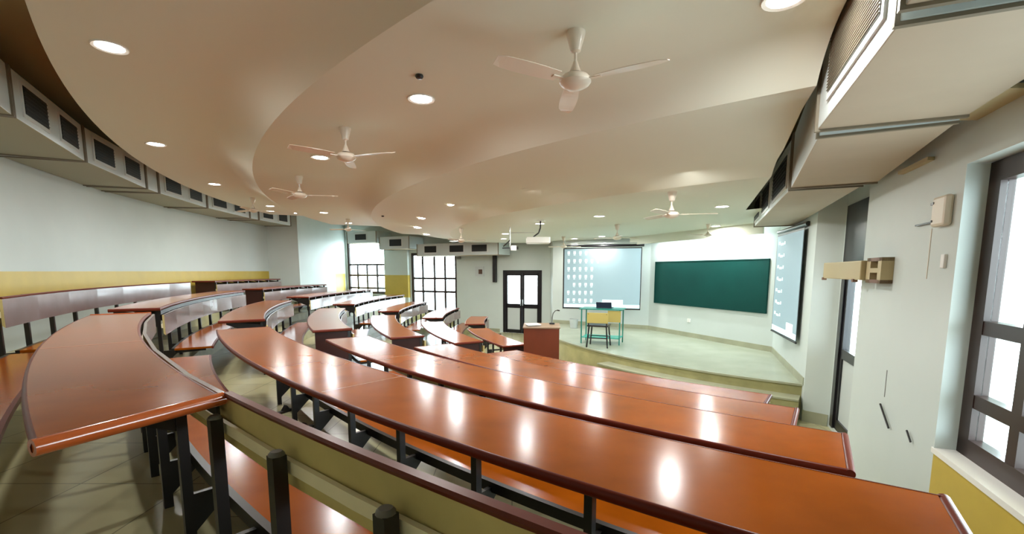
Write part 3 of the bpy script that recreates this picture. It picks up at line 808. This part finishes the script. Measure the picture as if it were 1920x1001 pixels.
# lectern
lc = Vector((.50, 7.62)); rz = math.radians(-4)
e = thing('lectern', 'dark brown veneered lectern with a pale top, standing before the stage', 'lectern', (lc.x, lc.y, 0), rz)
b = MB(); b.box(-.30, .30, -.02, 0, 0, 1.14, 'lect'); 
e_ = b
e_.build('front_panel', e)
for x in (-.30, .28):
    b = MB(); k = 0; b.v += [(x, 0, 0), (x, .42, 0), (x, .42, 1.14), (x, 0, 1.14), (x+.02, 0, 0), (x+.02, .42, 0), (x+.02, .42, 1.14), (x+.02, 0, 1.14)]
    for f_ in ((0,1,2,3),(7,6,5,4),(0,4,5,1),(1,5,6,2),(2,6,7,3),(3,7,4,0)): b.f.append(f_); b.mi.append(b.mid('lect'))
    b.build('side_panel', e)
b = MB(); T = Matrix.Translation((0, -.03, 1.14)) @ Matrix.Rotation(math.radians(3), 4, 'X'); b.box(-.315, .315, -.015, .45, 0, .022, 'lecttop', T); b.build('top', e, bevel=.004)
b = MB(); b.box(-.28, .28, .0, .40, .55, .57, 'lect'); b.build('shelf', e)
e = thing('microphone', 'thin black gooseneck microphone standing on the lectern top', 'microphone', (lc.x+.20, lc.y+.28, 1.183), 0)
b = MB(); b.lathe([(0, 0), (.05, 0), (.045, .02), (0, .022)], 'black', 18); b.build('base', e, smooth=40)
b = MB(); pts_ = [(0, 0, .02), (.005, 0, .12), (.02, -.01, .19), (.055, -.03, .235), (.09, -.05, .245)]
for i in range(4): b.tube(pts_[i], pts_[i+1], .006, 'black', 8)
b.build('gooseneck', e, smooth=50)
b = MB(); b.tube((.085, -.047, .245), (.125, -.065, .240), .011, 'black', 10); b.build('microphone_head', e, smooth=50)
b = MB(); T = Matrix.Translation((lc.x-.14, lc.y+.14, 1.187)) @ Matrix.Rotation(.3, 4, 'Z') @ Matrix.Rotation(math.radians(3), 4, 'X'); b.box(-.12, .12, -.09, .09, 0, .012, 'white', T); tag(b.build('papers'), 'white sheets of paper lying on the lectern top', 'paper')

# projector
e = thing('projector', 'white ceiling projector hanging on a curved black pole', 'projector', (.46, 8.3, 3.005))
b = MB(); b.lathe([(0, 0), (.07, 0), (.07, -.01), (0, -.012)], 'white', 20, (.05, 0, 0)); b.build('ceiling_plate', e)
b = MB(); pts_ = [(.05, 0, -.01), (.05, 0, -.13), (.02, 0, -.22), (-.06, 0, -.28), (-.08, 0, -.30)]
for i in range(4): b.tube(pts_[i], pts_[i+1], .013, 'black', 10)
b.build('pole', e, smooth=50)
b = MB(); b.box(-.20, .22, -.16, .16, -.41, -.30, 'white'); b.build('body', e, bevel=.015)
b = MB(); b.tube((.10, .155, -.355), (.10, .19, -.355), .04, 'black', 18); b.build('lens', e, smooth=40)
e = thing('projector_mount', 'angled ceiling arm carrying a small white box, left of the projector', 'mount', (-.04, 9.5, 3.005))
b = MB(); b.tube((0, 0, 0), (0, 0, -.42), .010, 'alu', 8); b.tube((0, 0, -.12), (.5, 0, -.115), .008, 'alu', 8); b.tube((0, 0, -.27), (-.14, 0, -.40), .012, 'black', 8); b.build('arm', e)
b = MB(); b.box(-.16, 0, -.02, .02, -.44, -.42, 'black'); b.build('crossbar', e)
b = MB(); b.box(.01, .13, -.06, .06, -.48, -.38, 'white'); b.build('camera_body', e, bevel=.008)
b = MB(); b.tube((.13, 0, -.43), (.17, 0, -.43), .035, 'black', 14); b.build('lens', e, smooth=40)

# far wall fittings: hanging black column, framed notice
T = fmat(w0+dW*uW(-.52), dW, -nW)
e = thing('column_speaker', 'tall narrow black column hanging beside the far door', 'speaker')
b = MB(); b.box(-.02, .10, .02, .14, 1.72, 2.98, 'black', T); b.build('cabinet', e, bevel=.01)
b = MB(); b.box(.0, .03, .14, .17, 2.2, 2.3, 'black', T); b.build('wall_clamp', e)
b = MB(); T2 = fmat(w0+dW*uW(-.98), dW, -nW); b.box(0, .34, 0, .03, 1.92, 2.26, 'frost', T2); o = b.build('notice_frame'); tag(o, 'small pale framed notice on the far wall left of the black column', 'notice')
b2 = MB(); b2.box(.05, .2, .031, .035, 2.0, 2.16, 'fanb', T2); b2.build('dark_print', o)
b = MB(); T3 = fmat(w0+dW*uW(-1.82), dW, -nW); b.box(0, .13, 0, .08, 2.52, 2.62, 'greygr', T3); tag(b.build('wall_sensor'), 'little grey box at the upper right corner of the window nearest the door', 'sensor')
# right wall fittings
def rw(y, zc, w, h, t, m, off_=0):
    p = Vector(RW(y)); T = fmat(p, -dR, -nR); b = MB(); b.box(0, w, off_, off_+t, zc-h/2, zc+h/2, m, T); return b, T
e = thing('wall_panel_box', 'rounded cream plastic box with two screws high on the right wall pier', 'box')
b, T = rw(3.16, 2.50, .19, .20, .05, 'plastic'); b.build('cover', e, bevel=.018)
b = MB()
for z in (2.44, 2.56): b.tube(T @ Vector((.03, .05, z)), T @ Vector((.03, .055, z)), .008, 'black', 10)
b.build('screw', e)
b = MB(); b.box(-.32, -.04, .002, .02, 2.435, 2.447, 'black', T); b.build('rod', e)
b = MB(); b.box(-.10, -.04, .002, .02, 2.56, 2.575, 'black', T); b.build('hook', e)
b, T = rw(3.04, 2.17, .05, .09, .02, 'white'); tag(b.build('light_switch', bevel=.004), 'small white switch low beside the window on the right pier', 'switch')
b = MB(); T = fmat(Vector(RW(3.24)), -dR, -nR); b.box(0, .008, .0, .006, 2.05, 2.4, 'plastic', T); tag(b.build('conduit'), 'thin cable conduit dropping from the cream plastic box', 'conduit')
e = thing('utility_box', 'beige metal trunking box bridging the doorway at head height', 'box')
T = fmat(Vector(RW(4.15)), dR, -nR)
b = MB(); b.box(0, 1.35, .0, .13, 2.02, 2.20, 'beigebox', T); b.build('box_body', e, bevel=.008)
b = MB()
for (x0, x1, z0, z1) in ((-.38, -.30, 2.0, 2.22), (-.12, -.02, 2.0, 2.22), (-.38, -.02, 2.19, 2.22), (-.38, -.02, 2.0, 2.03), (-.30, -.12, 2.09, 2.13)): b.box(x0, x1, 0, .09, z0, z1, 'beigebox' if x1-x0 < .2 else 'brown', T)
b.build('end_frame', e)
b = MB()
for x in (.15, 1.3): b.box(x, x+.05, .1, .14, 2.0, 2.03, 'brown', T)
b.build('clip', e)
# marks at the pier foot
b = MB(); T = fmat(Vector(RW(3.75)), -dR, -nR); b.tube(T @ Vector((0, .02, .98)), T @ Vector((.22, .02, .84)), .008, 'black', 8); tag(b.build('cable_end'), 'short dark cable end sticking out low on the right pier', 'cable')
b = MB(); b.tube(T @ Vector((.55, .02, .93)), T @ Vector((.63, .02, .87)), .007, 'black', 8); tag(b.build('cable_end'), 'tiny dark wire stub low on the pier next to the yellow dado', 'cable')
b = MB(); b.box(.02, .03, 0, .006, 1.05, 1.28, 'greygr', T); tag(b.build('wall_strip'), 'thin grey vertical strip low on the right pier', 'strip')
# stage wall sockets
T = fmat(Vector((4.35, 10.99)), Vector((-.37, .93)), Vector((-.93, -.37)))
b = MB(); b.box(0, .09, 0, .02, .86, .95, 'white', T); tag(b.build('wall_socket'), 'small white socket on the stage wall below the chalkboard', 'socket')

# ------------------------------------------------------------------ world, camera, view
w = bpy.data.worlds.new('overcast_daylight'); S.world = w; w.use_nodes = True
wn = w.node_tree; bg = wn.nodes['Background']
tcw = wn.nodes.new('ShaderNodeTexCoord'); sx = wn.nodes.new('ShaderNodeSeparateXYZ'); wr = wn.nodes.new('ShaderNodeValToRGB')
wn.links.new(tcw.outputs['Generated'], sx.inputs[0]); mr = wn.nodes.new('ShaderNodeMapRange'); mr.inputs[1].default_value = -1; mr.inputs[2].default_value = 1
wn.links.new(sx.outputs['Z'], mr.inputs[0]); wn.links.new(mr.outputs[0], wr.inputs[0])
wr.color_ramp.elements[0].position = .44; wr.color_ramp.elements[0].color = (.30, .34, .35, 1)
wr.color_ramp.elements[1].position = .50; wr.color_ramp.elements[1].color = (.80, .92, 1, 1)
wn.links.new(wr.outputs[0], bg.inputs['Color'])
bg.inputs['Strength'].default_value = 14.0
def portal(o, d, z0, z1, W, nin):
    ld = bpy.data.lights.new('window_portal', 'AREA'); ld.shape = 'RECTANGLE'; ld.size = W; ld.size_y = z1-z0; ld.cycles.is_portal = True
    lo = bpy.data.objects.new('window_portal', ld); COL.objects.link(lo)
    c = Vector(o)+d*(W/2); lo.location = (c.x, c.y, (z0+z1)/2)
    lo.rotation_euler = Vector((-nin.x, -nin.y, 0)).to_track_quat('Z', 'Y').to_euler()
portal(pw+nR*.30, -dR, .93, 2.76, 2.31, -nR)
portal(w0+dW*uW(-2.0)+nW*.2, dW, .55, 2.78, W2, -nW)
portal(w0+dW*uW(-4.97)+nW*.2, dW, 1.2, 3.36, W1, -nW)
portal(w0+dW*uW(.98)+nW*.2, dW, 0, 2.13, DW, -nW)

cam = bpy.data.cameras.new('camera'); co = bpy.data.objects.new('camera', cam); COL.objects.link(co)
F = 850.0; th = math.atan(F/7000)
cam.sensor_width = 36; cam.lens = F/1920*36; cam.shift_y = (508+F*math.tan(th)-500.5)/1920
cam.clip_start = .05; cam.clip_end = 200
co.location = (0, 0, 2.105); co.rotation_euler = (PI/2-th, 0, 0)
S.camera = co
S.view_settings.view_transform = 'Standard'; S.view_settings.look = 'None'; S.view_settings.exposure = 0.42; S.view_settings.gamma = 1
S.view_settings.use_curve_mapping = False
for o in list(bpy.data.objects):
    if o.get('_w') is not None: del o['_w']
